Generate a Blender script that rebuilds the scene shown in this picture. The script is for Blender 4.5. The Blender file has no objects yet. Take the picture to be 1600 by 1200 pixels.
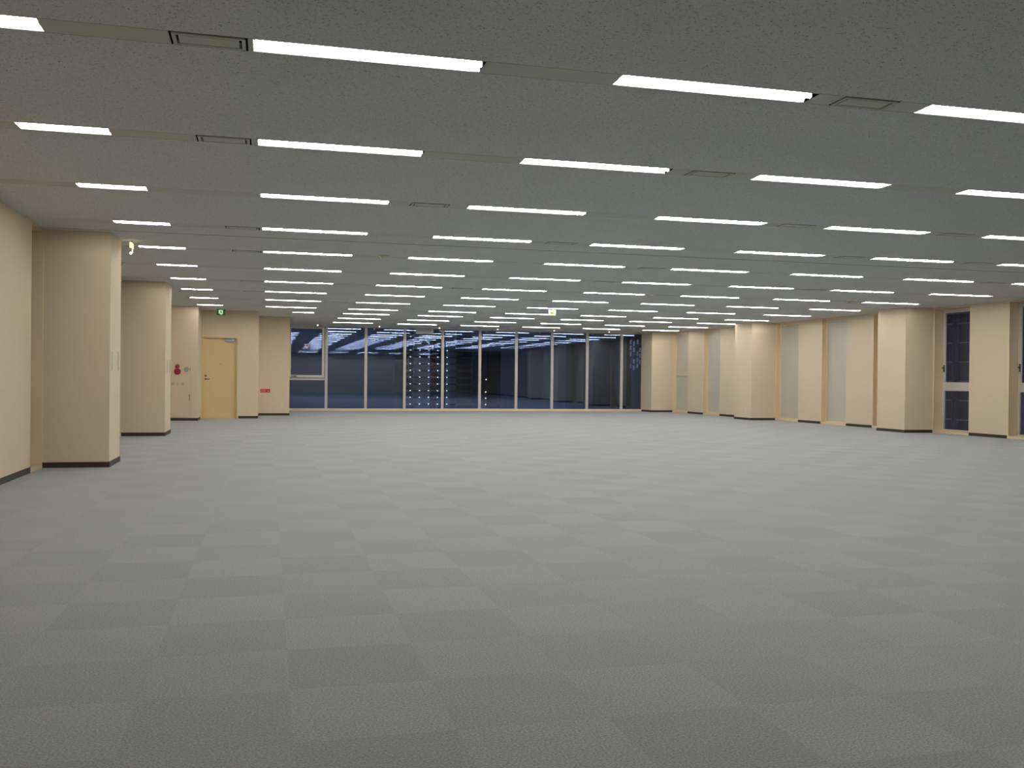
import bpy, bmesh, math, random
from mathutils import Vector, Matrix

# ------------------------------------------------------------------ camera, world, exposure
sc = bpy.context.scene
COL = sc.collection
random.seed(4)
CEIL = 2.8
cam_d = bpy.data.cameras.new('camera')
cam = bpy.data.objects.new('camera', cam_d)
COL.objects.link(cam)
F = Vector((0.24902335, 0.96848403, -0.00510533))
R = Vector((0.96845447, -0.24895915, 0.0107372))
U = Vector((-0.00912779, 0.00761809, 0.99992932))
M = Matrix.Identity(4)
for i in range(3):
    M[i][0], M[i][1], M[i][2] = R[i], U[i], -F[i]
M[0][3], M[1][3], M[2][3] = 0, 0, 1.1
cam.matrix_world = M
cam_d.sensor_width = 36
cam_d.lens = 36 * 1475.93 / 1600
cam_d.clip_start, cam_d.clip_end = 0.05, 2000
sc.camera = cam

world = bpy.data.worlds.new('dusk')
sc.world = world
world.use_nodes = True
bg = world.node_tree.nodes['Background']
bg.inputs[0].default_value = (0.16, 0.24, 0.50, 1)
bg.inputs[1].default_value = 0.075

sc.view_settings.view_transform = 'Standard'
sc.view_settings.look = 'None'
sc.view_settings.exposure = 0.0
sc.view_settings.gamma = 1
sc.view_settings.use_curve_mapping = False
sc.cycles.max_bounces = 10
sc.cycles.diffuse_bounces = 5
sc.cycles.glossy_bounces = 4
sc.cycles.sample_clamp_indirect = 6
TUBE_STRENGTH = 83.0
TUBE_COLOR = (1.0, 0.97, 0.93)


# ------------------------------------------------------------------ materials
def mat(name, col, rough=0.6, spec=0.3, metal=0.0):
    m = bpy.data.materials.new(name)
    m.use_nodes = True
    b = m.node_tree.nodes['Principled BSDF']
    b.inputs['Base Color'].default_value = (*col, 1)
    b.inputs['Roughness'].default_value = rough
    b.inputs['Specular IOR Level'].default_value = spec
    b.inputs['Metallic'].default_value = metal
    return m


def emit(name, col, s):
    m = bpy.data.materials.new(name)
    m.use_nodes = True
    nt = m.node_tree
    nt.nodes.clear()
    o = nt.nodes.new('ShaderNodeOutputMaterial')
    e = nt.nodes.new('ShaderNodeEmission')
    e.inputs[0].default_value = (*col, 1)
    e.inputs[1].default_value = s
    nt.links.new(e.outputs[0], o.inputs[0])
    return m


def N(nt, t, **k):
    n = nt.nodes.new(t)
    for a, v in k.items():
        if a.startswith('i_'):
            n.inputs[int(a[2:])].default_value = v
        else:
            setattr(n, a, v)
    return n


def math_node(nt, op, a, b=None):
    n = nt.nodes.new('ShaderNodeMath')
    n.operation = op
    for i, v in enumerate((a, b)):
        if v is None:
            continue
        if isinstance(v, (int, float)):
            n.inputs[i].default_value = v
        else:
            nt.links.new(v, n.inputs[i])
    return n.outputs[0]


def mix_rgb(nt, fac, a, b, blend='MIX'):
    n = nt.nodes.new('ShaderNodeMix')
    n.data_type = 'RGBA'
    n.blend_type = blend
    for s, v in ((n.inputs[0], fac), (n.inputs[6], a), (n.inputs[7], b)):
        if isinstance(v, (int, float)):
            s.default_value = v
        elif isinstance(v, tuple):
            s.default_value = (*v, 1)
        else:
            nt.links.new(v, s)
    return n.outputs[2]


def carpet_mat():
    m = mat('carpet_tiles', (0.2, 0.22, 0.22), 0.85, 0.25)
    nt = m.node_tree
    b = nt.nodes['Principled BSDF']
    pos = nt.nodes.new('ShaderNodeNewGeometry').outputs['Position']
    off = N(nt, 'ShaderNodeVectorMath', operation='ADD')
    nt.links.new(pos, off.inputs[0])
    off.inputs[1].default_value = (50 - 0.08, 50 - 0.4, 0)
    sca = N(nt, 'ShaderNodeVectorMath', operation='SCALE')
    nt.links.new(off.outputs[0], sca.inputs[0])
    sca.inputs['Scale'].default_value = 2.0
    fl = N(nt, 'ShaderNodeVectorMath', operation='FLOOR')
    nt.links.new(sca.outputs[0], fl.inputs[0])
    sp = nt.nodes.new('ShaderNodeSeparateXYZ')
    nt.links.new(fl.outputs[0], sp.inputs[0])
    par = math_node(nt, 'MODULO', math_node(nt, 'ADD', sp.outputs[0], sp.outputs[1]), 2.0)
    wn = N(nt, 'ShaderNodeTexWhiteNoise', noise_dimensions='3D')
    nt.links.new(fl.outputs[0], wn.inputs[0])
    tone = mix_rgb(nt, par, (0.240, 0.258, 0.270), (0.261, 0.276, 0.287))
    vari = math_node(nt, 'ADD', math_node(nt, 'MULTIPLY', wn.outputs[0], 0.07), 0.965)
    n1 = N(nt, 'ShaderNodeTexNoise')
    n1.inputs['Scale'].default_value = 130
    n1.inputs['Detail'].default_value = 3
    n1.inputs['Roughness'].default_value = 0.7
    nt.links.new(pos, n1.inputs['Vector'])
    loop = math_node(nt, 'ADD', math_node(nt, 'MULTIPLY', n1.outputs[0], 2.2), -0.10)
    n2 = N(nt, 'ShaderNodeTexNoise')
    n2.inputs['Scale'].default_value = 0.8
    nt.links.new(pos, n2.inputs['Vector'])
    big = math_node(nt, 'ADD', math_node(nt, 'MULTIPLY', n2.outputs[0], 0.10), 0.95)
    val = math_node(nt, 'MULTIPLY', math_node(nt, 'MULTIPLY', loop, vari), big)
    n3 = N(nt, 'ShaderNodeTexNoise')
    n3.inputs['Scale'].default_value = 60
    nt.links.new(pos, n3.inputs['Vector'])
    hue = mix_rgb(nt, n3.outputs[0], (0.92, 1.03, 1.03), (1.08, 0.98, 0.97))
    c = mix_rgb(nt, 1.0, tone, hue, 'MULTIPLY')
    comb = nt.nodes.new('ShaderNodeCombineXYZ')
    for i in range(3):
        nt.links.new(val, comb.inputs[i])
    c = mix_rgb(nt, 1.0, c, comb.outputs[0], 'MULTIPLY')
    nt.links.new(c, b.inputs['Base Color'])
    bump = nt.nodes.new('ShaderNodeBump')
    bump.inputs['Strength'].default_value = 0.35
    bump.inputs['Distance'].default_value = 0.004
    nt.links.new(n1.outputs[0], bump.inputs['Height'])
    nt.links.new(bump.outputs[0], b.inputs['Normal'])
    b.inputs['Sheen Weight'].default_value = 0.25
    b.inputs['Sheen Roughness'].default_value = 0.5
    return m


def ceiling_mat():
    m = mat('mineral_ceiling_board', (0.6, 0.6, 0.57), 0.9, 0.1)
    nt = m.node_tree
    b = nt.nodes['Principled BSDF']
    pos = nt.nodes.new('ShaderNodeNewGeometry').outputs['Position']
    n1 = N(nt, 'ShaderNodeTexNoise')
    n1.inputs['Scale'].default_value = 75
    n1.inputs['Detail'].default_value = 2
    n1.inputs['Distortion'].default_value = 1.5
    nt.links.new(pos, n1.inputs['Vector'])
    r = nt.nodes.new('ShaderNodeValToRGB')
    r.color_ramp.elements[0].position = 0.30
    r.color_ramp.elements[0].color = (0.22, 0.225, 0.215, 1)
    r.color_ramp.elements[1].position = 0.42
    r.color_ramp.elements[1].color = (0.64, 0.655, 0.64, 1)
    nt.links.new(n1.outputs[0], r.inputs[0])
    n2 = N(nt, 'ShaderNodeTexNoise')
    n2.inputs['Scale'].default_value = 130
    nt.links.new(pos, n2.inputs['Vector'])
    c = mix_rgb(nt, n2.outputs[0], (0.90, 0.90, 0.90), (1.1, 1.1, 1.1))
    c = mix_rgb(nt, 1.0, r.outputs[0], c, 'MULTIPLY')
    nt.links.new(c, b.inputs['Base Color'])
    return m


def wallpaper_mat(name, col):
    m = mat(name, col, 0.75, 0.2)
    nt = m.node_tree
    b = nt.nodes['Principled BSDF']
    pos = nt.nodes.new('ShaderNodeNewGeometry').outputs['Position']
    n1 = N(nt, 'ShaderNodeTexNoise')
    n1.inputs['Scale'].default_value = 70
    n1.inputs['Detail'].default_value = 3
    nt.links.new(pos, n1.inputs['Vector'])
    lo = tuple(x * 0.93 for x in col)
    hi = tuple(x * 1.07 for x in col)
    nt.links.new(mix_rgb(nt, n1.outputs[0], lo, hi), b.inputs['Base Color'])
    bump = nt.nodes.new('ShaderNodeBump')
    bump.inputs['Strength'].default_value = 0.2
    bump.inputs['Distance'].default_value = 0.002
    nt.links.new(n1.outputs[0], bump.inputs['Height'])
    nt.links.new(bump.outputs[0], b.inputs['Normal'])
    return m


def glass_mat(name, tint, refl, fac):
    m = bpy.data.materials.new(name)
    m.use_nodes = True
    nt = m.node_tree
    nt.nodes.clear()
    o = nt.nodes.new('ShaderNodeOutputMaterial')
    t = nt.nodes.new('ShaderNodeBsdfTransparent')
    t.inputs[0].default_value = (*tint, 1)
    g = nt.nodes.new('ShaderNodeBsdfGlossy')
    g.inputs[0].default_value = (*refl, 1)
    g.inputs['Roughness'].default_value = 0.0
    lw = nt.nodes.new('ShaderNodeLayerWeight')
    lw.inputs[0].default_value = 0.5
    schlick = math_node(nt, 'POWER', lw.outputs['Facing'], 5.0)
    f = math_node(nt, 'MINIMUM', math_node(nt, 'ADD', schlick, fac + 0.045), 1.0)
    mx = nt.nodes.new('ShaderNodeMixShader')
    nt.links.new(f, mx.inputs[0])
    nt.links.new(t.outputs[0], mx.inputs[1])
    nt.links.new(g.outputs[0], mx.inputs[2])
    nt.links.new(mx.outputs[0], o.inputs[0])
    return m


M_CARPET = carpet_mat()
M_CEIL = ceiling_mat()
M_WALL = wallpaper_mat('cream_wallpaper', (0.655, 0.545, 0.395))
M_METAL = mat('cream_painted_metal', (0.72, 0.58, 0.38), 0.45, 0.4)
M_DOOR = mat('yellow_cream_steel', (0.66, 0.50, 0.26), 0.45, 0.4)
M_ALU = mat('pale_aluminium_frame', (0.58, 0.545, 0.48), 0.4, 0.5)
M_BASE = mat('dark_brown_vinyl', (0.035, 0.026, 0.022), 0.5, 0.4)
M_TRACK = mat('painted_track_metal', (0.50, 0.525, 0.45), 0.5, 0.4)
M_DARKGAP = mat('dark_joint', (0.05, 0.055, 0.05), 0.9, 0.1)
M_WHITE = mat('white_enamel_reflector', (0.9, 0.9, 0.88), 0.35, 0.4)
M_SOCKET = mat('grey_lamp_socket', (0.45, 0.38, 0.40), 0.5, 0.3)
M_TUBE = emit('fluorescent_tube', TUBE_COLOR, TUBE_STRENGTH)
M_SLAB = mat('concrete_slab', (0.25, 0.25, 0.25), 0.9, 0.1)
M_GLASS = glass_mat('dark_reflective_glass', (0.72, 0.80, 0.86), (0.46, 0.56, 0.90), 0.12)
M_GLASS_SIDE = glass_mat('clear_window_glass', (0.78, 0.82, 0.9), (0.50, 0.55, 0.85), 0.06)
M_FROST = mat('frosted_film_glass', (0.50, 0.485, 0.41), 0.35, 0.5)
M_STEEL = mat('grey_steel', (0.33, 0.33, 0.34), 0.35, 0.5, 0.7)
M_DSTEEL = mat('dark_steel', (0.10, 0.09, 0.08), 0.4, 0.5, 0.5)
M_RED = mat('red_plastic', (0.50, 0.012, 0.02), 0.35, 0.5)
M_DRED = mat('deep_red_plastic', (0.28, 0.008, 0.015), 0.4, 0.5)
M_GREYTXT = mat('grey_lettering', (0.22, 0.21, 0.18), 0.6, 0.2)
M_SPEAKER = mat('grey_grille', (0.36, 0.34, 0.28), 0.7, 0.2)
M_PLASTIC = mat('ivory_plastic', (0.66, 0.62, 0.50), 0.45, 0.4)
M_PLATEGREY = mat('grey_plate', (0.48, 0.48, 0.52), 0.6, 0.2)
M_SALMON = mat('salmon_sign_text', (0.70, 0.42, 0.32), 0.6, 0.2)
M_GREEN = emit('lit_green_sign', (0.03, 0.14, 0.03), 0.6)
M_WHITELIT = emit('lit_white_sign', (0.62, 0.85, 0.42), 1.0)
M_YELLOWLIT = emit('lit_pale_yellow_sign', (1.0, 0.92, 0.50), 1.4)
M_ARROW = mat('green_arrow_ink', (0.02, 0.06, 0.01), 0.6, 0.2)
M_BULB = emit('small_warm_bulb', (1.0, 0.55, 0.33), 3.2)
M_BULBW = emit('small_white_bulb', (1.0, 0.93, 0.85), 3.0)
M_FACADE = mat('dark_facade', (0.20, 0.21, 0.24), 0.8, 0.2)
M_NIGHTWALL = mat('slate_cladding', (0.13, 0.13, 0.17), 0.8, 0.2)
M_BAND = mat('pale_floor_band', (0.42, 0.42, 0.50), 0.8, 0.2)
M_FACADE2 = mat('grey_facade_panel', (0.75, 0.68, 0.68), 0.8, 0.2)
M_FACADE3 = mat('black_facade_glass', (0.02, 0.02, 0.03), 0.3, 0.4)
M_TOWERLAMP = emit('distant_gallery_lamp', (0.75, 0.9, 1.0), 4.5)
M_TOWERWARM = emit('distant_warm_lamp', (1.0, 0.72, 0.4), 9.0)
M_DIMWIN = emit('distant_dim_window', (0.30, 0.36, 0.5), 0.35)


# ------------------------------------------------------------------ mesh helpers
class MB:
    def __init__(self):
        self.bm = bmesh.new()

    def box(self, x0, x1, y0, y1, z0, z1, bev=0.0):
        v = [self.bm.verts.new((x, y, z)) for z in (z0, z1) for x, y in ((x0, y0), (x1, y0), (x1, y1), (x0, y1))]
        fs = [(3, 2, 1, 0), (4, 5, 6, 7), (0, 1, 5, 4), (1, 2, 6, 5), (2, 3, 7, 6), (3, 0, 4, 7)]
        faces = [self.bm.faces.new([v[i] for i in f]) for f in fs]
        if bev:
            es = list({e for f in faces for e in f.edges})
            bmesh.ops.bevel(self.bm, geom=es, offset=bev, segments=2, affect='EDGES', profile=0.5)
        return self

    def prism(self, pts, z0, z1):
        a = [self.bm.verts.new((x, y, z0)) for x, y in pts]
        b = [self.bm.verts.new((x, y, z1)) for x, y in pts]
        n = len(pts)
        self.bm.faces.new(a[::-1])
        self.bm.faces.new(b)
        for i in range(n):
            self.bm.faces.new((a[i], a[(i + 1) % n], b[(i + 1) % n], b[i]))
        return self

    def cyl(self, c, axis, r, l, seg=16, r2=None):
        """cylinder from c along the axis vector, length l"""
        ax = Vector(axis).normalized()
        rot = Vector((0, 0, 1)).rotation_difference(ax).to_matrix().to_4x4()
        mt = Matrix.Translation(Vector(c) + ax * l / 2) @ rot
        bmesh.ops.create_cone(self.bm, cap_ends=True, segments=seg, radius1=r, radius2=r if r2 is None else r2,
                              depth=l, matrix=mt)
        return self

    def dome(self, c, r, sz=1.0, seg=14):
        mt = Matrix.Translation(c) @ Matrix.Diagonal((1, 1, sz, 1))
        bmesh.ops.create_uvsphere(self.bm, u_segments=seg, v_segments=8, radius=r, matrix=mt)
        return self

    def plate(self, pts, y, t):
        """flat polygon in the XZ plane facing -Y, thickness t behind y"""
        a = [self.bm.verts.new((x, y, z)) for x, z in pts]
        b = [self.bm.verts.new((x, y + t, z)) for x, z in pts]
        n = len(pts)
        self.bm.faces.new(a)
        self.bm.faces.new(b[::-1])
        for i in range(n):
            self.bm.faces.new((a[i], b[i], b[(i + 1) % n], a[(i + 1) % n]))
        return self

    def build(self, name, m, parent=None, loc=(0, 0, 0), rz=0.0, smooth=False):
        bmesh.ops.recalc_face_normals(self.bm, faces=self.bm.faces[:])
        me = bpy.data.meshes.new(name)
        self.bm.to_mesh(me)
        self.bm.free()
        me.materials.append(m)
        if smooth:
            for p in me.polygons:
                p.use_smooth = True
        o = bpy.data.objects.new(name, me)
        COL.objects.link(o)
        o.location = loc
        o.rotation_euler = (0, 0, rz)
        if parent:
            o.parent = parent
        return o


def tag(o, label, cat, group=None):
    o['label'] = label
    o['category'] = cat
    if group:
        o['group'] = group
    return o


def structure(o, label=None):
    o['kind'] = 'structure'
    if label:
        o['label'] = label
    return o


def empty(name, loc=(0, 0, 0), rz=0.0):
    o = bpy.data.objects.new(name, None)
    COL.objects.link(o)
    o.location = loc
    o.rotation_euler = (0, 0, rz)
    o.empty_display_size = 0.1
    return o


def kids(o):
    return [c for c in bpy.data.objects if c.parent == o]


def dup(root, loc, rz=None, label=None, sx=1.0):
    r = root.copy()
    COL.objects.link(r)
    r.location = loc
    if rz is not None:
        r.rotation_euler = (0, 0, rz)
    r.scale = (sx, 1, 1)
    if label:
        r['label'] = label
    for ch in TREE[root.name]:
        c = ch.copy()
        COL.objects.link(c)
        c.parent = r
    return r


TREE = {}

# ------------------------------------------------------------------ floor, plenum slab
XL = -2.57                 # face of the left wall
YEND = -4.8                # wall behind the camera
YB = 31.6                  # glazed wall


def wr(y):                 # face of the right wall (it runs a little askew)
    return 14.5 - 0.054 * (y - 17.1)


def pr(y):                 # room-side face of the right-hand pillars
    return 13.72 - 0.06 * (y - 18.2)


b = MB()
b.box(-3.4, 16.5, YEND - 0.3, YB + 0.25, -0.2, 0.0)
structure(b.build('floor', M_CARPET))

# ------------------------------------------------------------------ ceiling with slots for the light rows
ROWS = [4.95 + 2.077 * i for i in range(8)] + [21.58, 23.70, 25.45, 27.50, 29.64]
AW = 0.187                 # width of a light row
XA, XB = -3.3, 16.2
b = MB()
prev = YEND - 0.1
for y in [-3.36, -1.28] + ROWS:
    b.box(XA, XB, prev, y - 0.006, CEIL, CEIL + 0.02)
    prev = y + AW + 0.006
b.box(XA, XB, prev, YB + 0.2, CEIL, CEIL + 0.02)
structure(b.build('ceiling', M_CEIL))
b = MB()
b.box(-3.4, 16.5, YEND - 0.3, YB + 0.25, CEIL + 0.32, CEIL + 0.5)  # unseen slab, added to keep sky light out of the ceiling slots
structure(b.build('trim_1', M_SLAB), 'unseen slab added above the ceiling boards to block sky light')
b = MB()
b.box(XL, wr(11.95) - 0.6, 11.94, 11.965, CEIL - 0.006, CEIL + 0.001)
structure(b.build('trim_2', M_TRACK), 'thin metal joint strip across the ceiling')

# ------------------------------------------------------------------ ceiling lights
COLX = [-1.69, -0.10, 1.89, 3.90, 5.92, 7.97, 10.04, 12.16]
COLL = [0.60, 1.22, 1.245, 1.25, 1.27, 1.29, 1.32, 1.34]


def make_light(L):
    root = empty('ceiling_light')
    t = MB()
    d, w = 0.058, AW
    # trough: sloping sides, flat top, end plates, thin lip flush with the ceiling
    bm = t.bm
    def q(*p):
        bm.faces.new([bm.verts.new(v) for v in p])
    i0, i1 = 0.006, w - 0.006
    t0, t1 = 0.045, w - 0.045
    q((0.006, i0, 0), (L - 0.006, i0, 0), (L - 0.006, t0, d), (0.006, t0, d))
    q((0.006, i1, 0), (0.006, t1, d), (L - 0.006, t1, d), (L - 0.006, i1, 0))
    q((0.006, t0, d), (L - 0.006, t0, d), (L - 0.006, t1, d), (0.006, t1, d))
    q((0.006, i0, 0), (0.006, t0, d), (0.006, t1, d), (0.006, i1, 0))
    q((L - 0.006, i0, 0), (L - 0.006, i1, 0), (L - 0.006, t1, d), (L - 0.006, t0, d))
    me = bpy.data.meshes.new('reflector')
    bmesh.ops.solidify(bm, geom=bm.faces[:], thickness=0.001)
    ref = t.build('reflector', M_WHITE, root)
    fr = MB()
    fr.box(0, L, 0, 0.006, 0.0, 0.02)
    fr.box(0, L, w - 0.006, w, 0.0, 0.02)
    fr.box(0, 0.006, 0.006, w - 0.006, 0.0, 0.02)
    fr.box(L - 0.006, L, 0.006, w - 0.006, 0.0, 0.02)
    frame = fr.build('frame', M_TRACK, root)
    tb = MB()
    tb.cyl((0.014, w / 2, 0.0155), (1, 0, 0), 0.015, L - 0.028, 10)
    tube = tb.build('lamp_tube', M_TUBE, root, smooth=False)
    ks = [ref, frame, tube]
    for x in (0.007, L - 0.015):
        s = MB()
        s.box(x, x + 0.008, w / 2 - 0.014, w / 2 + 0.014, 0.004, 0.05, 0.002)
        ks.append(s.build('lamp_socket', M_SOCKET, root))
    TREE[root.name] = ks
    return root


ORD = ['first', 'second', 'third', 'fourth', 'fifth', 'sixth', 'seventh', 'eighth', 'ninth', 'tenth', 'eleventh',
       'twelfth', 'thirteenth']
LABEL = {}
cells = []
for r in range(13):
    vis = [c for c in range(8) if not (c == 0 and r >= 10)]
    if r == 0:
        vis = [0, 1, 2, 3]
    elif r == 1:
        vis = [0, 1, 2, 3, 4]
    elif r in (2, 3):
        vis = [0, 1, 2, 3, 4, 5, 6]
    if r == 2:
        vis = [0, 1, 2, 3, 4, 5]
    if r >= 11:
        vis = [c for c in range(2, 8)]
    rank = {c: i for i, c in enumerate(vis)}
    full = [c for c in range(8) if not (c == 0 and r >= 10) and not (c == 1 and r >= 11)]
    for c in full:
        if c not in rank:
            continue       # outside the picture and not built as an individual
        x, L = COLX[c], COLL[c]
        short = c == 0 or (r == 10 and c == 1)
        if r == 10 and c == 1:
            x, L = 0.58, 0.56
        name = 'short' if short else 'long'
        lab = 'recessed %s fluorescent light, %s from the left in the %s row from the front' % (
            name, ORD[rank[c]], ORD[r])
        cells.append((r, c, x, ROWS[r], L, short, lab))
for y in (-3.36, -1.28):   # rows behind the camera, mirrored in the dark glazing
    for c in range(1, 7):
        cells.append((-1, c, COLX[c], y, COLL[c], False, 'recessed fluorescent light behind the camera, mirrored in the dark glazing'))
LONG = SHORT = None
for r, c, x, y, L, short, lab in cells:
    grp = 'recessed fluorescent ceiling lights'
    if short:
        if SHORT is None:
            SHORT = make_light(0.60)
            o = SHORT
            o.location = (x, y, CEIL)
            tag(o, lab, 'light', grp)
        else:
            o = dup(SHORT, (x, y, CEIL), None, lab, L / 0.60)
    else:
        if LONG is None:
            LONG = make_light(1.245)
            o = LONG
            o.location = (x, y, CEIL)
            tag(o, lab, 'light', grp)
            o.scale = (L / 1.245, 1, 1)
        else:
            o = dup(LONG, (x, y, CEIL), None, lab, L / 1.245)

# air diffusers sit in some of the gaps between lights: (row, gap after column c, x start)
VENTS = [(0, 0, -0.50), (0, 2, 3.30), (1, 0, -0.52), (1, 2, 3.30), (2, 1, 1.32), (2, 3, 5.35), (2, 4, 7.38),
         (3, 0, -0.50), (3, 2, 3.32), (3, 4, 7.42), (3, 5, 9.46), (4, 0, -0.50), (4, 3, 5.40), (4, 6, 11.56),
         (5, 3, 5.40), (5, 5, 9.50), (6, 0, -0.50), (6, 2, 3.32), (6, 4, 7.42), (7, 0, -0.50), (7, 3, 5.40),
         (8, 1, 1.34)]
VW = 0.38


def make_vent():
    root = empty('air_diffuser')
    w = AW
    bk = MB()
    bk.box(0, VW, 0, w, 0.05, 0.06)
    bk.box(0, 0.002, 0, w, 0.0, 0.05)
    bk.box(VW - 0.002, VW, 0, w, 0.0, 0.05)
    bk.box(0.002, VW - 0.002, 0, 0.002, 0.0, 0.05)
    bk.box(0.002, VW - 0.002, w - 0.002, w, 0.0, 0.05)
    k = [bk.build('backing', M_DARKGAP, root)]
    fr = MB()
    a, t = 0.012, 0.018
    fr.box(a, VW - a, a, a + t, -0.004, 0.03)
    fr.box(a, VW - a, w - a - t, w - a, -0.004, 0.03)
    fr.box(a, a + t, a + t, w - a - t, -0.004, 0.03)
    fr.box(VW - a - t, VW - a, a + t, w - a - t, -0.004, 0.03)
    k.append(fr.build('frame', M_TRACK, root))
    pl = MB()
    pl.box(a + t + 0.014, VW - a - t - 0.014, a + t + 0.012, w - a - t - 0.004, -0.002, 0.004)
    k.append(pl.build('center_plate', M_TRACK, root))
    TREE[root.name] = k
    return root


VROOT = None
for r, c, x in VENTS:
    lab = 'slot air diffuser flush in the %s light row, right of the %s light' % (ORD[r], ORD[c])
    if VROOT is None:
        VROOT = make_vent()
        VROOT.location = (x, ROWS[r], CEIL)
        tag(VROOT, lab, 'vent', 'air diffusers between the lights')
    else:
        dup(VROOT, (x, ROWS[r], CEIL), None, lab)

# metal track infill between the lights of every row
tn = 3
for r, y in list(enumerate(ROWS)) + [(-1, -3.36), (-1, -1.28)]:
    busy = sorted([(x, x + L) for rr, c, x, yy, L, s, l in cells if yy == y] +
                  [(x, x + VW) for rr, c, x in VENTS if rr == r])
    b = MB()
    x = XA
    for a0, a1 in busy + [(XB, XB)]:
        if a0 - x > 0.01:
            b.box(x, a0, y, y + AW, CEIL, CEIL + 0.012)
        x = a1
    o = structure(b.build('trim_%d' % tn, M_TRACK), 'painted metal track between the lights of the %s row' % (ORD[r] if r >= 0 else 'rear'))
    g = MB()
    g.box(XA, XB, y - 0.012, y - 0.0005, CEIL + 0.021, CEIL + 0.026)
    g.box(XA, XB, y + AW + 0.0005, y + AW + 0.012, CEIL + 0.021, CEIL + 0.026)
    g.build('joint', M_DARKGAP, o)
    tn += 1

# ------------------------------------------------------------------ right wall
WIN_R = [(15.03, 16.10), (17.12, 18.19), (19.2, 20.24), (21.23, 22.29), (23.30, 24.42), (25.45, 26.5),
         (27.55, 28.62), (29.68, 30.84)]
b = MB()
bb = MB()
prev = YEND - 0.1
for y0, y1 in WIN_R + [(YB + 0.2, 0)]:
    b.prism([(wr(prev), prev), (wr(prev) + 0.30, prev), (wr(y0) + 0.30, y0), (wr(y0), y0)], 0, 3.1)
    bb.prism([(wr(prev) - 0.008, prev), (wr(prev) + 0.002, prev), (wr(y0) + 0.002, y0), (wr(y0) - 0.008, y0)], 0, 0.065)
    prev = y1
# closing masonry above window heads
for y0, y1 in WIN_R:
    b.prism([(wr(y0), y0), (wr(y0) + 0.30, y0), (wr(y1) + 0.30, y1), (wr(y1), y1)], 2.785, 3.1)
structure(b.build('wall_right', M_WALL))
structure(bb.build('baseboard_right', M_BASE))

PIL_R = [(12.0, 12.92), (18.20, 19.11), (24.44, 25.34), (30.81, 31.68)]


def pillar(name, pts, label):
    o = MB().prism(pts, 0, 2.82).build(name, M_WALL)
    structure(o, label)
    cx = sum(p[0] for p in pts) / len(pts)
    cy = sum(p[1] for p in pts) / len(pts)
    g = []
    for x, y in pts:
        g.append((x + (0.008 if x > cx else -0.008), y + (0.008 if y > cy else -0.008)))
    k = MB().prism(g, 0, 0.065).build('baseboard', M_BASE, o)
    return o


nw = 1
for i, (y0, y1) in enumerate(PIL_R):
    lab = ['cream pillar on the right wall near the camera', 'cream pillar on the right wall, the nearest in the photo',
           'cream pillar halfway along the right wall', 'cream corner pillar beside the dark glazed wall'][i]
    pillar('wall_pillar_right', [(pr(y0), y0), (wr(y0) + 0.01, y0), (wr(y1) + 0.01, y1), (pr(y1), y1)], lab)

ANG = math.atan(0.054)
WN = [1]


def right_window(y0, y1, frosted, transom=False):
    w = (y1 - y0) / math.cos(ANG)
    o = empty('window_%d' % WN[0], (wr(y0), y0, 0), ANG)
    WN[0] += 1
    H = 2.785
    D = 0.25 if not frosted else 0.13
    sill = MB().box(-0.004, 0.30, 0, w, 0, 0.055).build('sill', M_METAL, o)
    jb = MB()
    jb.box(0.0, 0.29, 0, 0.012, 0.055, H)
    jb.box(0.0, 0.29, w - 0.012, w, 0.055, H)
    jb.box(0.0, 0.29, 0.012, w - 0.012, H - 0.012, H)
    jb.box(-0.004, 0.012, w - 0.03, w + 0.0, 0.055, H)
    jb.build('reveal_lining', M_METAL, o)
    fr = MB()
    f0, f1, z0, z1, t = 0.012, w - 0.012, 0.055, H - 0.012, 0.045
    fr.box(D, D + 0.05, f0, f0 + t, z0, z1)
    fr.box(D, D + 0.05, f1 - t, f1, z0, z1)
    fr.box(D, D + 0.05, f0 + t, f1 - t, z0, z0 + 0.03)
    fr.box(D, D + 0.05, f0 + t, f1 - t, z1 - 0.05, z1)
    if not frosted:
        fr.box(D - 0.01, D + 0.05, f0 + t, f1 - t, 0.945, 1.09)
        fr.build('frame', M_ALU, o)
        a0, a1 = f0 + t, f1 - t
        sh = MB()
        sh.box(D - 0.012, D + 0.02, a0, a0 + 0.04, 1.09, z1 - 0.05)
        sh.box(D - 0.012, D + 0.02, a1 - 0.04, a1, 1.09, z1 - 0.05)
        sh.box(D - 0.012, D + 0.02, a0 + 0.04, a1 - 0.04, 1.09, 1.135)
        sh.box(D - 0.012, D + 0.02, a0 + 0.04, a1 - 0.04, z1 - 0.09, z1 - 0.05)
        sash = sh.build('sash', M_ALU, o)
        MB().box(D + 0.03, D + 0.036, a0, a1, 1.09, z1 - 0.05).build('glass_pane', M_GLASS_SIDE, o)
        MB().box(D + 0.03, D + 0.036, a0, a1, z0 + 0.03, 0.945).build('glass_pane', M_GLASS_SIDE, o)
        h = MB().box(D - 0.035, D - 0.012, a1 - 0.03, a1 - 0.005, 1.36, 1.52, 0.004)
        h.box(D - 0.075, D - 0.035, a1 - 0.028, a1 - 0.01, 1.44, 1.47, 0.003)
        h.build('handle', M_DSTEEL, o)
    else:
        if transom:
            fr.box(D - 0.01, D + 0.05, f0 + t, f1 - t, 1.28, 1.30)
        fr.build('frame', M_METAL, o)
        MB().box(D + 0.02, D + 0.03, f0 + t, f1 - t, z0 + 0.03, z1 - 0.05).build('frosted_pane', M_FROST, o)
    structure(o)
    return o


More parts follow.
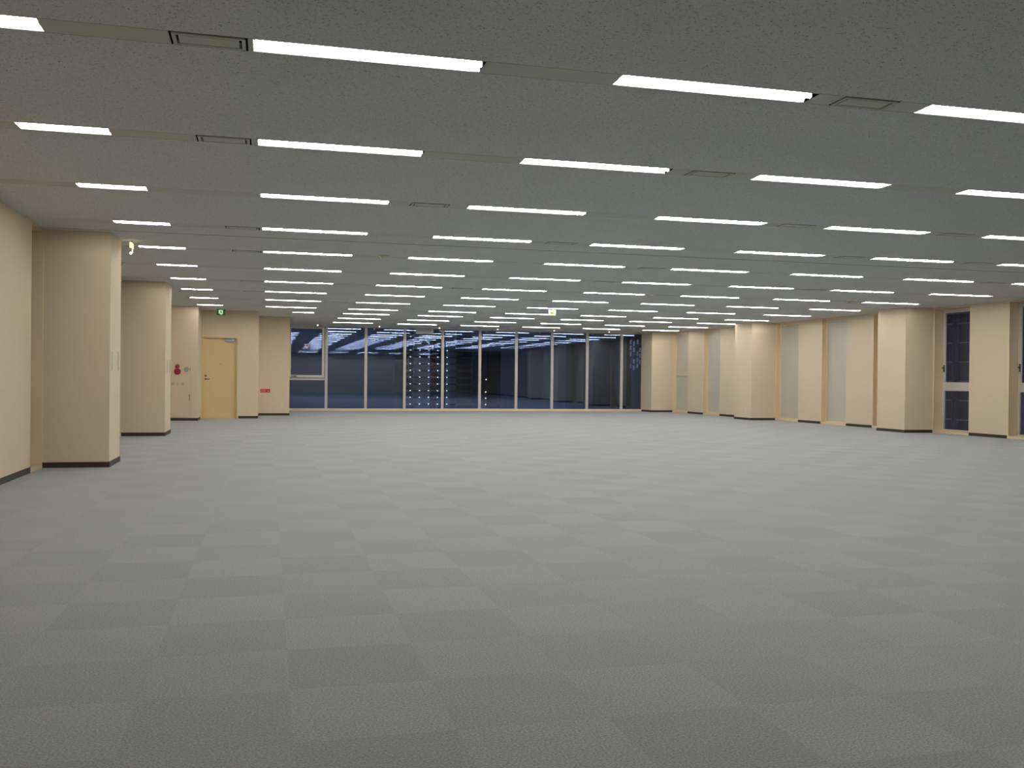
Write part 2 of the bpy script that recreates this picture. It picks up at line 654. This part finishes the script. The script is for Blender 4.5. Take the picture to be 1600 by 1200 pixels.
for i, (y0, y1) in enumerate(WIN_R):
    o = right_window(y0, y1, i >= 2, i == len(WIN_R) - 1)
    o['label'] = ['dark clear window at the right edge of the photo', 'dark clear window just right of the nearest pillar',
                  'frosted window hidden behind the nearest right pillar', 'frosted window, first whole one left of the nearest pillar',
                  'frosted window beside the middle right pillar', 'frosted window behind the middle right pillar',
                  'frosted window between two panels left of the middle pillar', 'frosted window beside the corner pillar'][i]

# ------------------------------------------------------------------ left wall, pillars
b = MB()
bb = MB()
SEG_L = [(YEND - 0.1, 11.50), (13.6, 17.55), (19.9, 24.30)]
for y0, y1 in SEG_L:
    b.box(XL - 0.32, XL, y0, y1, 0, 3.1)
    bb.box(XL - 0.002, XL + 0.008, y0, y1, 0, 0.065)
for y0, y1 in ((11.50, 13.6), (17.55, 19.9)):
    b.box(XL - 0.32, XL, y0, y1, 2.785, 3.1)
structure(b.build('wall_left', M_WALL))
structure(bb.build('baseboard_left', M_BASE))


def left_window(y0, y1):
    w = y1 - y0
    o = empty('window_%d' % WN[0], (XL, y0, 0))
    WN[0] += 1
    H = 2.785
    MB().box(-0.32, 0.004, 0, w, 0, 0.055).build('sill', M_METAL, o)
    jb = MB()
    jb.box(-0.31, 0.0, 0, 0.012, 0.055, H)
    jb.box(-0.31, 0.0, w - 0.012, w, 0.055, H)
    jb.box(-0.31, 0.0, 0.012, w - 0.012, H - 0.012, H)
    jb.build('reveal_lining', M_METAL, o)
    f0, f1, z0, z1, t = 0.012, w - 0.012, 0.055, H - 0.012, 0.045
    fr = MB()
    fr.box(-0.28, -0.23, f0, f0 + t, z0, z1)
    fr.box(-0.28, -0.23, f1 - t, f1, z0, z1)
    fr.box(-0.28, -0.23, f0 + t, f1 - t, z0, z0 + 0.03)
    fr.box(-0.28, -0.23, f0 + t, f1 - t, z1 - 0.05, z1)
    fr.box(-0.28, -0.22, f0 + t, f1 - t, 0.945, 1.09)
    fr.build('frame', M_METAL, o)
    MB().box(-0.26, -0.254, f0 + t, f1 - t, z0 + 0.03, 0.945).build('glass_pane', M_GLASS_SIDE, o)
    MB().box(-0.26, -0.254, f0 + t, f1 - t, 1.09, z1 - 0.05).build('glass_pane', M_GLASS_SIDE, o)
    MB().box(-0.23, -0.19, f1 - 0.04, f1 - 0.015, 1.36, 1.50, 0.004).build('handle', M_DSTEEL, o)
    structure(o)
    return o


left_window(11.50, 12.09)['label'] = 'narrow recessed window between the left wall and the nearest left pillar'
left_window(12.91, 13.6)['label'] = 'recessed window behind the nearest left pillar'
left_window(17.55, 18.19)['label'] = 'narrow recessed window beside the second left pillar'
left_window(19.20, 19.9)['label'] = 'recessed window behind the second left pillar'
pillar('wall_pillar_left', [(XL - 0.3, 12.09), (-1.84, 12.09), (-1.84, 12.91), (XL - 0.3, 12.91)],
       'cream pillar on the left, the nearest')
pillar('wall_pillar_left', [(XL - 0.3, 18.19), (-1.83, 18.19), (-1.83, 19.20), (XL - 0.3, 19.20)],
       'cream pillar on the left, second from the camera')
b = MB()
b.box(XL - 0.32, -1.69, 24.30, 25.15, 0, 3.1)
structure(b.build('wall_cabinet', M_WALL), 'cream wall that holds the fire hydrant cabinet')
b = MB()
b.box(-1.9, -1.682, 24.292, 24.302, 0, 0.065)
b.box(XL, -1.9, 24.292, 24.302, 0, 0.065)
b.box(-1.692, -1.682, 24.302, 25.15, 0, 0.065)
structure(b.build('baseboard_cabinet', M_BASE))

# door wall with opening
DY = 25.62
DX0, DX1, DH = -1.69, -0.79, 2.12
b = MB()
b.box(XL - 0.32, DX0 - 0.0, 25.15, 25.95, 0, 3.1)
b.box(DX0, DX1, DY, 25.95, DH, 3.1)
b.box(DX1, -0.285, DY, 25.95, 0, 3.1)
b.box(-0.6, -0.285, 25.95, 27.55, 0, 3.1)
structure(b.build('wall_door', M_WALL))
b = MB()
b.box(DX1 + 0.02, -0.277, DY - 0.008, DY + 0.002, 0, 0.065)
b.box(-0.287, -0.277, DY + 0.002, 27.55, 0, 0.065)
b.box(-0.277, 0.568, 27.542, 27.552, 0, 0.065)
b.box(0.558, 0.568, 27.552, YB, 0, 0.065)
structure(b.build('baseboard_door', M_BASE))
b = MB()
b.box(-0.6, 0.56, 27.55, YB + 0.2, 0, 3.1)
structure(b.build('wall_corner', M_WALL), 'cream wall between the door and the dark glazing')

door = empty('door_1', (DX0, DY, 0))
b = MB()
b.box(0.0, 0.035, -0.012, 0.18, 0, DH)
b.box(0.865, 0.90, -0.012, 0.18, 0, DH)
b.box(0.035, 0.865, -0.012, 0.18, DH - 0.035, DH)
b.box(0.035, 0.865, -0.004, 0.18, 0, 0.012)
b.build('frame', M_DOOR, door)
leaf = MB().box(0.037, 0.863, 0.07, 0.11, 0.014, DH - 0.037).build('door_panel', M_DOOR, door)
k = MB()
k.cyl((0.095, 0.07, 1.02), (0, -1, 0), 0.024, 0.012, 16)
k.cyl((0.095, 0.058, 1.02), (0, -1, 0), 0.010, 0.040, 10)
k.box(0.088, 0.205, 0.012, 0.026, 1.012, 1.030, 0.005)
k.build('door_handle', M_DSTEEL, door)
k = MB()
k.cyl((0.095, 0.07, 1.105), (0, -1, 0), 0.026, 0.014, 16)
k.cyl((0.095, 0.056, 1.105), (0, -1, 0), 0.013, 0.008, 12)
k.build('door_lock', M_DSTEEL, door)
k = MB()
k.box(0.565, 0.80, 0.01, 0.07, 1.995, 2.065, 0.006)
k.box(0.50, 0.60, 0.03, 0.045, 2.066, 2.078)
k.build('door_closer', M_STEEL, door)
MB().box(0.425, 0.49, 0.064, 0.0705, 1.402, 1.418).build('name_plate', M_STEEL, door)
MB().box(0.036, 0.864, 0.10, 0.17, 0.0, 0.02).build('threshold', M_STEEL, door)
structure(door, 'yellow cream steel door in the left alcove')
b = MB()
b.box(DX0, DX1, 25.93, 25.95, 0, DH)
b.build('backing_panel', M_SLAB, door, (-DX0, -DY, 0))

# ------------------------------------------------------------------ glazed back wall
b = MB()
b.box(0.56, 12.95, YB - 0.02, YB + 0.10, 0, 0.075)
structure(b.build('trim_%d' % tn, M_METAL), 'cream sill along the foot of the glazed wall')
tn += 1
b = MB()
b.box(0.56, 12.95, YB - 0.02, YB + 0.10, 2.755, 2.80)
structure(b.build('trim_%d' % tn, M_ALU), 'head rail of the glazed wall')
tn += 1
MULL = [1.815 + 1.291 * i for i in range(9)]
EDGES = [0.60] + MULL + [12.93]
for i in range(len(EDGES) - 1):
    x0, x1 = EDGES[i], EDGES[i + 1]
    o = empty('window_%d' % WN[0], (x0, YB, 0))
    WN[0] += 1
    w = x1 - x0
    fr = MB()
    # each window owns its right-hand mullion: two slim bars with a darker groove between
    if i < len(EDGES) - 2:
        fr.box(w - 0.042, w - 0.006, -0.03, 0.08, 0.075, 2.755)
        fr.box(w + 0.006, w + 0.042, -0.03, 0.08, 0.075, 2.755)
        fr.box(w - 0.006, w + 0.006, 0.0, 0.08, 0.075, 2.755)
    if i == 0:
        fr.box(-0.04, 0.03, -0.03, 0.08, 0.075, 2.755)
        fr.box(0.03, w - 0.042, -0.03, 0.06, 1.00, 1.055)
    fr.build('frame', M_ALU, o)
    gx0 = 0.03 if i == 0 else 0.042
    gx1 = w - 0.042 if i < len(EDGES) - 2 else w
    if i == 0:
        s = MB()
        s.box(gx0, gx0 + 0.05, -0.03, 0.02, 1.075, 2.745)
        s.box(gx1 - 0.10, gx1 - 0.02, -0.03, 0.02, 1.075, 2.745)
        s.box(gx0 + 0.05, gx1 - 0.10, -0.03, 0.02, 1.075, 1.165)
        s.box(gx0 + 0.05, gx1 - 0.10, -0.03, 0.02, 2.68, 2.745)
        s.build('sash', M_ALU, o)
        MB().box(gx0 + 0.05, gx1 - 0.10, 0.03, 0.036, 1.165, 2.68).build('glass_pane', M_GLASS, o)
        MB().box(gx0, gx1, 0.03, 0.036, 0.075, 1.00).build('glass_pane', M_GLASS, o)
        h = MB().box(gx0 + 0.06, gx0 + 0.24, -0.06, -0.03, 1.105, 1.135, 0.005)
        h.box(gx0 + 0.16, gx0 + 0.20, -0.065, -0.03, 1.095, 1.15, 0.005)
        h.build('handle', M_DSTEEL, o)
        MB().box(gx1 - 0.06, gx1 - 0.035, -0.055, -0.03, 1.42, 1.60, 0.005).build('latch', M_PLASTIC, o)
    else:
        MB().box(gx0, gx1, 0.03, 0.036, 0.075, 2.755).build('glass_pane', M_GLASS, o)
    structure(o, 'dark floor to ceiling window, %s from the left in the back wall' % ORD[i])
b = MB()
b.box(0.4, 13.5, YB - 0.02, YB + 0.2, 2.80, 3.12)
structure(b.build('wall_back', M_WALL))
b = MB()
b.box(-3.4, 16.5, YEND - 0.2, YEND, 0, 3.1)
structure(b.build('wall_front', M_WALL))

# ------------------------------------------------------------------ fire hydrant cabinet
cab = empty('fire_hydrant_cabinet', (-2.33, 24.30, 0))
tag(cab, 'cream fire hydrant cabinet set in the wall, red alarm lamp on top', 'fire cabinet')
b = MB()
W = 0.50
b.box(0, W, -0.006, 0.0, 0.075, 1.385)
b.box(0, W, -0.016, -0.006, 1.365, 1.385)
b.box(W - 0.018, W, -0.016, -0.006, 0.075, 1.365)
b.box(0, 0.018, -0.016, -0.006, 0.075, 1.365)
b.box(0.018, W - 0.018, -0.016, -0.006, 0.075, 0.093)
b.build('cabinet_body', M_WALL, cab)
MB().box(0.024, W - 0.024, -0.020, -0.006, 1.145, 1.359).build('alarm_panel', M_WALL, cab)
dr = MB().box(0.024, W - 0.024, -0.020, -0.006, 0.099, 1.137).build('cabinet_door', M_WALL, cab)
k = MB().cyl((0.165, -0.020, 1.325), (0, -1, 0), 0.050, 0.02, 24)
k.build('lamp_base', M_DRED, cab)
k = MB().dome((0.165, -0.045, 1.325), 0.034, 1.0)
k.build('alarm_lamp', M_RED, cab, smooth=True)
k = MB().cyl((0.165, -0.020, 1.20), (0, -1, 0), 0.078, 0.016, 28)
k.cyl((0.165, -0.036, 1.20), (0, -1, 0), 0.03, 0.006, 20)
k.build('alarm_button', M_DRED, cab)
k = MB().cyl((0.375, -0.020, 1.25), (0, -1, 0), 0.062, 0.006, 24)
k.build('speaker_grille', M_SPEAKER, cab)
k = MB().box(0.452, 0.466, -0.03, -0.02, 1.22, 1.28, 0.003)
k.build('panel_latch', M_GREYTXT, cab)
k = MB().box(0.44, 0.462, -0.036, -0.02, 0.50, 0.645, 0.004)
k.build('door_latch', M_GREYTXT, cab)


def text_obj(name, s, size, m, parent, loc, face=-1):
    cu = bpy.data.curves.new(name, 'FONT')
    cu.body = s
    cu.size = size
    cu.align_x = 'CENTER'
    cu.align_y = 'CENTER'
    cu.extrude = 0.001
    t = bpy.data.objects.new(name + '_src', cu)
    COL.objects.link(t)
    bpy.context.view_layer.update()
    me = bpy.data.meshes.new_from_object(t.evaluated_get(bpy.context.evaluated_depsgraph_get()))
    bpy.data.objects.remove(t)
    me.materials.clear()
    me.materials.append(m)
    o = bpy.data.objects.new(name, me)
    COL.objects.link(o)
    o.parent = parent
    o.location = loc
    o.rotation_euler = (math.pi / 2, 0, 0)
    return o


for i, ch in enumerate('消火栓'):
    text_obj('character', ch, 0.075, M_GREYTXT, cab, (0.065 + 0.115 * i, -0.0215, 0.895))

# ------------------------------------------------------------------ red sign, hatch, outlets, slot plates
sg = empty('red_wall_sign', (-0.235, 27.55, 0.70))
tag(sg, 'small red sign low on the wall right of the door', 'sign')
MB().box(0, 0.265, -0.006, 0, -0.05, 0.05).build('plate', M_RED, sg)
g = MB()
for i in range(3):
    x = 0.018 + 0.045 * i
    g.box(x, x + 0.036, -0.008, -0.006, 0.022, 0.03)
    g.box(x, x + 0.036, -0.008, -0.006, 0.0, 0.007)
    g.box(x, x + 0.036, -0.008, -0.006, -0.026, -0.019)
    g.box(x + 0.004, x + 0.011, -0.008, -0.006, -0.019, 0.0)
    g.box(x + 0.024, x + 0.031, -0.008, -0.006, 0.007, 0.022)
    g.box(x + 0.015, x + 0.021, -0.008, -0.006, -0.030, 0.034)
g.build('lettering', M_SALMON, sg)
g = MB().plate([(0.19, -0.025), (0.24, -0.025), (0.215, 0.018)], -0.008, 0.002)
g.build('triangle_mark', M_SALMON, sg)
ht = empty('wall_hatch', (-0.22, 27.55, 0.10))
tag(ht, 'flush cream access hatch below the small red sign', 'hatch')
MB().box(0, 0.23, -0.006, 0, 0, 0.50).build('panel', M_WALL, ht)
g = MB()
g.box(0, 0.23, -0.010, -0.006, 0.494, 0.50)
g.box(0.224, 0.23, -0.010, -0.006, 0, 0.494)
g.build('edge_trim', M_METAL, ht)


def outlet(loc, rz, label):
    o = empty('power_outlet', loc, rz)
    tag(o, label, 'power outlet', 'wall power outlets')
    MB().box(-0.035, 0.035, -0.008, 0, -0.06, 0.06, 0.003).build('cover_plate', M_PLASTIC, o)
    for z in (-0.025, 0.025):
        g = MB()
        g.box(-0.012, -0.008, -0.0095, -0.0075, z - 0.009, z + 0.009)
        g.box(0.008, 0.012, -0.0095, -0.0075, z - 0.009, z + 0.009)
        g.build('socket', M_GREYTXT, o)
    return o


outlet((0.37, 27.55, 0.29), 0, 'ivory power outlet low on the wall left of the dark glazing')
outlet((pr(24.7), 24.7, 0.27), -math.pi / 2 + math.atan(0.06), 'ivory power outlet low on the middle right pillar')


def slot_plate(x, y, z, label):
    o = empty('slot_plate', (x, y, z))
    tag(o, label, 'wall plate', 'slim vertical plates on the left pillars')
    MB().box(0, 0.010, -0.022, 0.022, -0.125, 0.125, 0.002).build('plate', M_PLASTIC, o)
    MB().box(0.0095, 0.012, -0.006, 0.006, -0.11, 0.11).build('slot', M_GREYTXT, o)
    return o


slot_plate(-1.84, 12.20, 1.27, 'slim vertical plate on the nearest left pillar, left one of two')
slot_plate(-1.84, 12.72, 1.27, 'slim vertical plate on the nearest left pillar, right one of two')
slot_plate(-1.83, 18.45, 1.27, 'slim vertical plate on the second left pillar, left one of two')
slot_plate(-1.83, 18.90, 1.27, 'slim vertical plate on the second left pillar, right one of two')

# ------------------------------------------------------------------ exit signs
ex = empty('exit_sign', (-1.19, 24.9, CEIL))
tag(ex, 'small green and white running figure exit sign hung near the door', 'exit sign')
MB().box(-0.10, 0.10, -0.02, 0.02, -0.165, -0.015, 0.004).build('housing', M_GREEN, ex)
MB().cyl((0, 0, -0.02), (0, 0, 1), 0.012, 0.02, 8).build('mount', M_STEEL, ex)
MB().plate([(-0.055, -0.035), (0.045, -0.035), (0.045, -0.12), (0.02, -0.155), (-0.01, -0.15), (-0.055, -0.115)],
           -0.0225, 0.0024).build('door_pictogram', M_WHITELIT, ex)
g = MB()
g.cyl((0.002, -0.0228, -0.052), (0, -1, 0), 0.009, 0.001, 12)
g.plate([(-0.018, -0.066), (0.010, -0.062), (0.016, -0.09), (0.000, -0.096)], -0.0238, 0.001)
g.plate([(0.000, -0.094), (0.014, -0.090), (0.026, -0.125), (0.016, -0.128)], -0.0238, 0.001)
g.plate([(0.000, -0.092), (0.010, -0.098), (-0.022, -0.128), (-0.030, -0.120)], -0.0238, 0.001)
g.plate([(-0.018, -0.066), (-0.012, -0.074), (-0.036, -0.088), (-0.040, -0.080)], -0.0238, 0.001)
g.build('running_figure', M_ARROW, ex)

ex = empty('exit_sign', (6.60, 21.86, CEIL))
tag(ex, 'pale yellow hanging sign with a green left arrow, mid room', 'exit sign')
MB().box(-0.085, 0.085, -0.016, 0.016, -0.155, -0.012, 0.004).build('housing', M_TRACK, ex)
MB().box(-0.066, 0.066, -0.0185, -0.0155, -0.150, -0.018).build('lit_face', M_YELLOWLIT, ex)
MB().cyl((0, 0, -0.014), (0, 0, 1), 0.012, 0.014, 8).build('mount', M_STEEL, ex)
MB().plate([(-0.045, -0.095), (-0.010, -0.060), (-0.010, -0.085), (0.045, -0.085), (0.045, -0.104), (-0.010, -0.104),
            (-0.010, -0.130)], -0.020, 0.0014).build('arrow', M_ARROW, ex)

ex = empty('exit_sign', (-1.70, 12.78, CEIL))
tag(ex, 'slim lit sign seen edge on, hung beside the nearest left pillar', 'exit sign')
MB().cyl((0, 0, -0.03), (0, 0, 1), 0.010, 0.03, 8).build('mount', M_STEEL, ex)
MB().box(-0.012, 0.012, -0.10, 0.10, -0.100, -0.03, 0.003).build('housing', M_YELLOWLIT, ex)
MB().box(-0.009, 0.009, -0.09, 0.09, -0.150, -0.100, 0.002).build('lower_panel', M_PLASTIC, ex)
MB().dome((0, -0.06, -0.165), 0.017, 1.0).build('bulb', M_BULBW, ex, smooth=True)

# ------------------------------------------------------------------ detectors and small spots
def detector(x, y, s, label):
    o = empty('smoke_detector', (x, y, CEIL))
    tag(o, label, 'smoke detector', 'ceiling smoke detectors')
    MB().cyl((0, 0, -0.015), (0, 0, 1), 0.075 * s, 0.015, 24).build('base', M_PLASTIC, o)
    MB().cyl((0, 0, -0.055), (0, 0, 1), 0.035 * s, 0.04, 20, 0.055 * s).build('cap', M_PLASTIC, o)


detector(1.52, 13.17, 1.0, 'round ivory smoke detector between lights of the fifth row')
detector(10.05 + 1.62, 17.30, 0.6, 'small round detector far right beside the seventh light row')
detector(-2.15, 15.25, 0.6, 'small round detector above the gap between the left pillars')

for i in range(6):
    o = empty('ceiling_spot', (1.49 + 1.972 * i, 30.9 - 0.03 * i, CEIL))
    tag(o, 'tiny warm ceiling spot before the dark glazing, %s from the left' % ORD[i], 'spotlight',
        'tiny spots along the glazed wall')
    MB().cyl((0, 0, -0.02), (0, 0, 1), 0.03, 0.02, 16, 0.035).build('housing', M_STEEL, o)
    MB().dome((0, 0, -0.035), 0.024, 1.0).build('bulb', M_BULB if i else M_BULBW, o, smooth=True)

# things on the glass
o = empty('triangle_sticker', (1.195, YB - 0.0, 2.105))
tag(o, 'inverted triangle sticker on the upper pane of the leftmost window', 'sticker')
MB().plate([(-0.095, 0.07), (0.095, 0.07), (0.0, -0.09)], 0.026, 0.003).build('border', M_PLASTIC, o)
MB().plate([(-0.04, 0.045), (0.04, 0.045), (0.0, -0.025)], 0.0245, 0.0012).build('centre', M_DRED, o)
o = MB().box(4.765, 5.36, YB - 0.035, YB + 0.025, 2.585, 2.752, 0.004).build('grey_panel', M_PLATEGREY)
tag(o, 'plain grey panel at the top of the fourth dark window', 'panel')

# ------------------------------------------------------------------ the city outside
tw = empty('apartment_tower', (0, 400, 0))
tag(tw, 'distant dark apartment tower with rows of tiny gallery lamps', 'building')


def tx(px):                # metres at 400 m for a horizontal picture column
    d = F + R * (px - 800) / 1475.93
    return d.x / d.y * 400


xs0, xs1 = tx(631), tx(736)
b = MB()
b.box(xs0, xs1, 0.0, 30, -120, 28)
b.build('tower_wall', M_FACADE3, tw)
for a0, a1 in ((645, 671), (696, 712)):
    MB().box(tx(a0), tx(a1), -1.2, 0.0, -120, 24).build('stair_bay', M_FACADE2, tw)
for i in range(18):
    z = -24 + i * 2.88
    MB().box(xs0, xs1, -1.6, 0.0, z - 0.75, z - 0.1).build('balcony', M_FACADE, tw)
for i in range(12):
    z = 1.1 + (592 - (527 + 10.55 * i)) / 1475.93 * 400
    for px in (640, 654.5, 668.5, 682.5, 697):
        if (px > 690 and i < 2):
            continue
        MB().dome((tx(px), -1.9, z), 0.2, 1.0, 6).build('gallery_lamp', M_TOWERLAMP, tw)

t2 = empty('office_tower', (0, 260, 0))
tag(t2, 'dark tower block seen through the right end of the glazing', 'building')


def tx2(px, Y=260.0):
    d = F + R * (px - 800) / 1475.93
    return d.x / d.y * Y


MB().box(tx2(760), tx2(782), 0, 20, -100, 9).build('tower_wall', M_FACADE3, t2)
for py, px in ((593, 759), (613, 758.5), (623, 758.5), (633, 758.5)):
    MB().dome((tx2(px), -0.4, 1.1 + (592 - py) / 1475.93 * 260), 0.14, 1, 6).build('wall_lamp', M_TOWERWARM, t2)
t2['label'] = 'slim dark block with a column of tiny warm lamps'

t3 = empty('glass_tower', (0, 150, 0))
tag(t3, 'dark tower with dim window strips behind the rightmost narrow pane', 'building')
MB().box(tx2(955, 150), tx2(1080, 150), 0, 25, -60, 22).build('tower_wall', M_FACADE3, t3)
for i, px in enumerate((984.5, 989.5, 995, 999)):
    for j in range(5):
        z = 1.1 + (592 - (524 + 10 * j + (i % 2) * 3)) / 1475.93 * 150
        if (i + j) % 4 == 3:
            continue
        MB().box(tx2(px - 0.8, 150), tx2(px + 0.8, 150), -0.3, 0, z - 0.75, z).build('lit_window', M_DIMWIN, t3)

t4 = empty('side_building', (32, 20, 0))
tag(t4, 'dark building with pale floor bands across the street at right', 'building')
MB().box(0, 15, -6, 45, -40, 30).build('building_wall', M_NIGHTWALL, t4)
for i in range(22):
    z = -8 + i * 0.92
    MB().box(-0.12, 0, -6, 45, z, z + 0.06).build("floor_band", M_BAND, t4)
for y in (14.2, 15.0, 18.5, 19.6):
    MB().box(-0.2, 0, y, y + 0.25, -40, 30).build('pilaster', M_FACADE, t4)

# unseen fill lights, added to bring out the facade across the street
for y in (33, 43):
    ld = bpy.data.lights.new('facade_fill_light', 'POINT')
    ld.energy = 230
    ld.color = (1.0, 0.92, 0.9)
    ld.shadow_soft_size = 0.3
    lo = bpy.data.objects.new('facade_fill_light', ld)
    COL.objects.link(lo)
    lo.location = (27, y, -4)
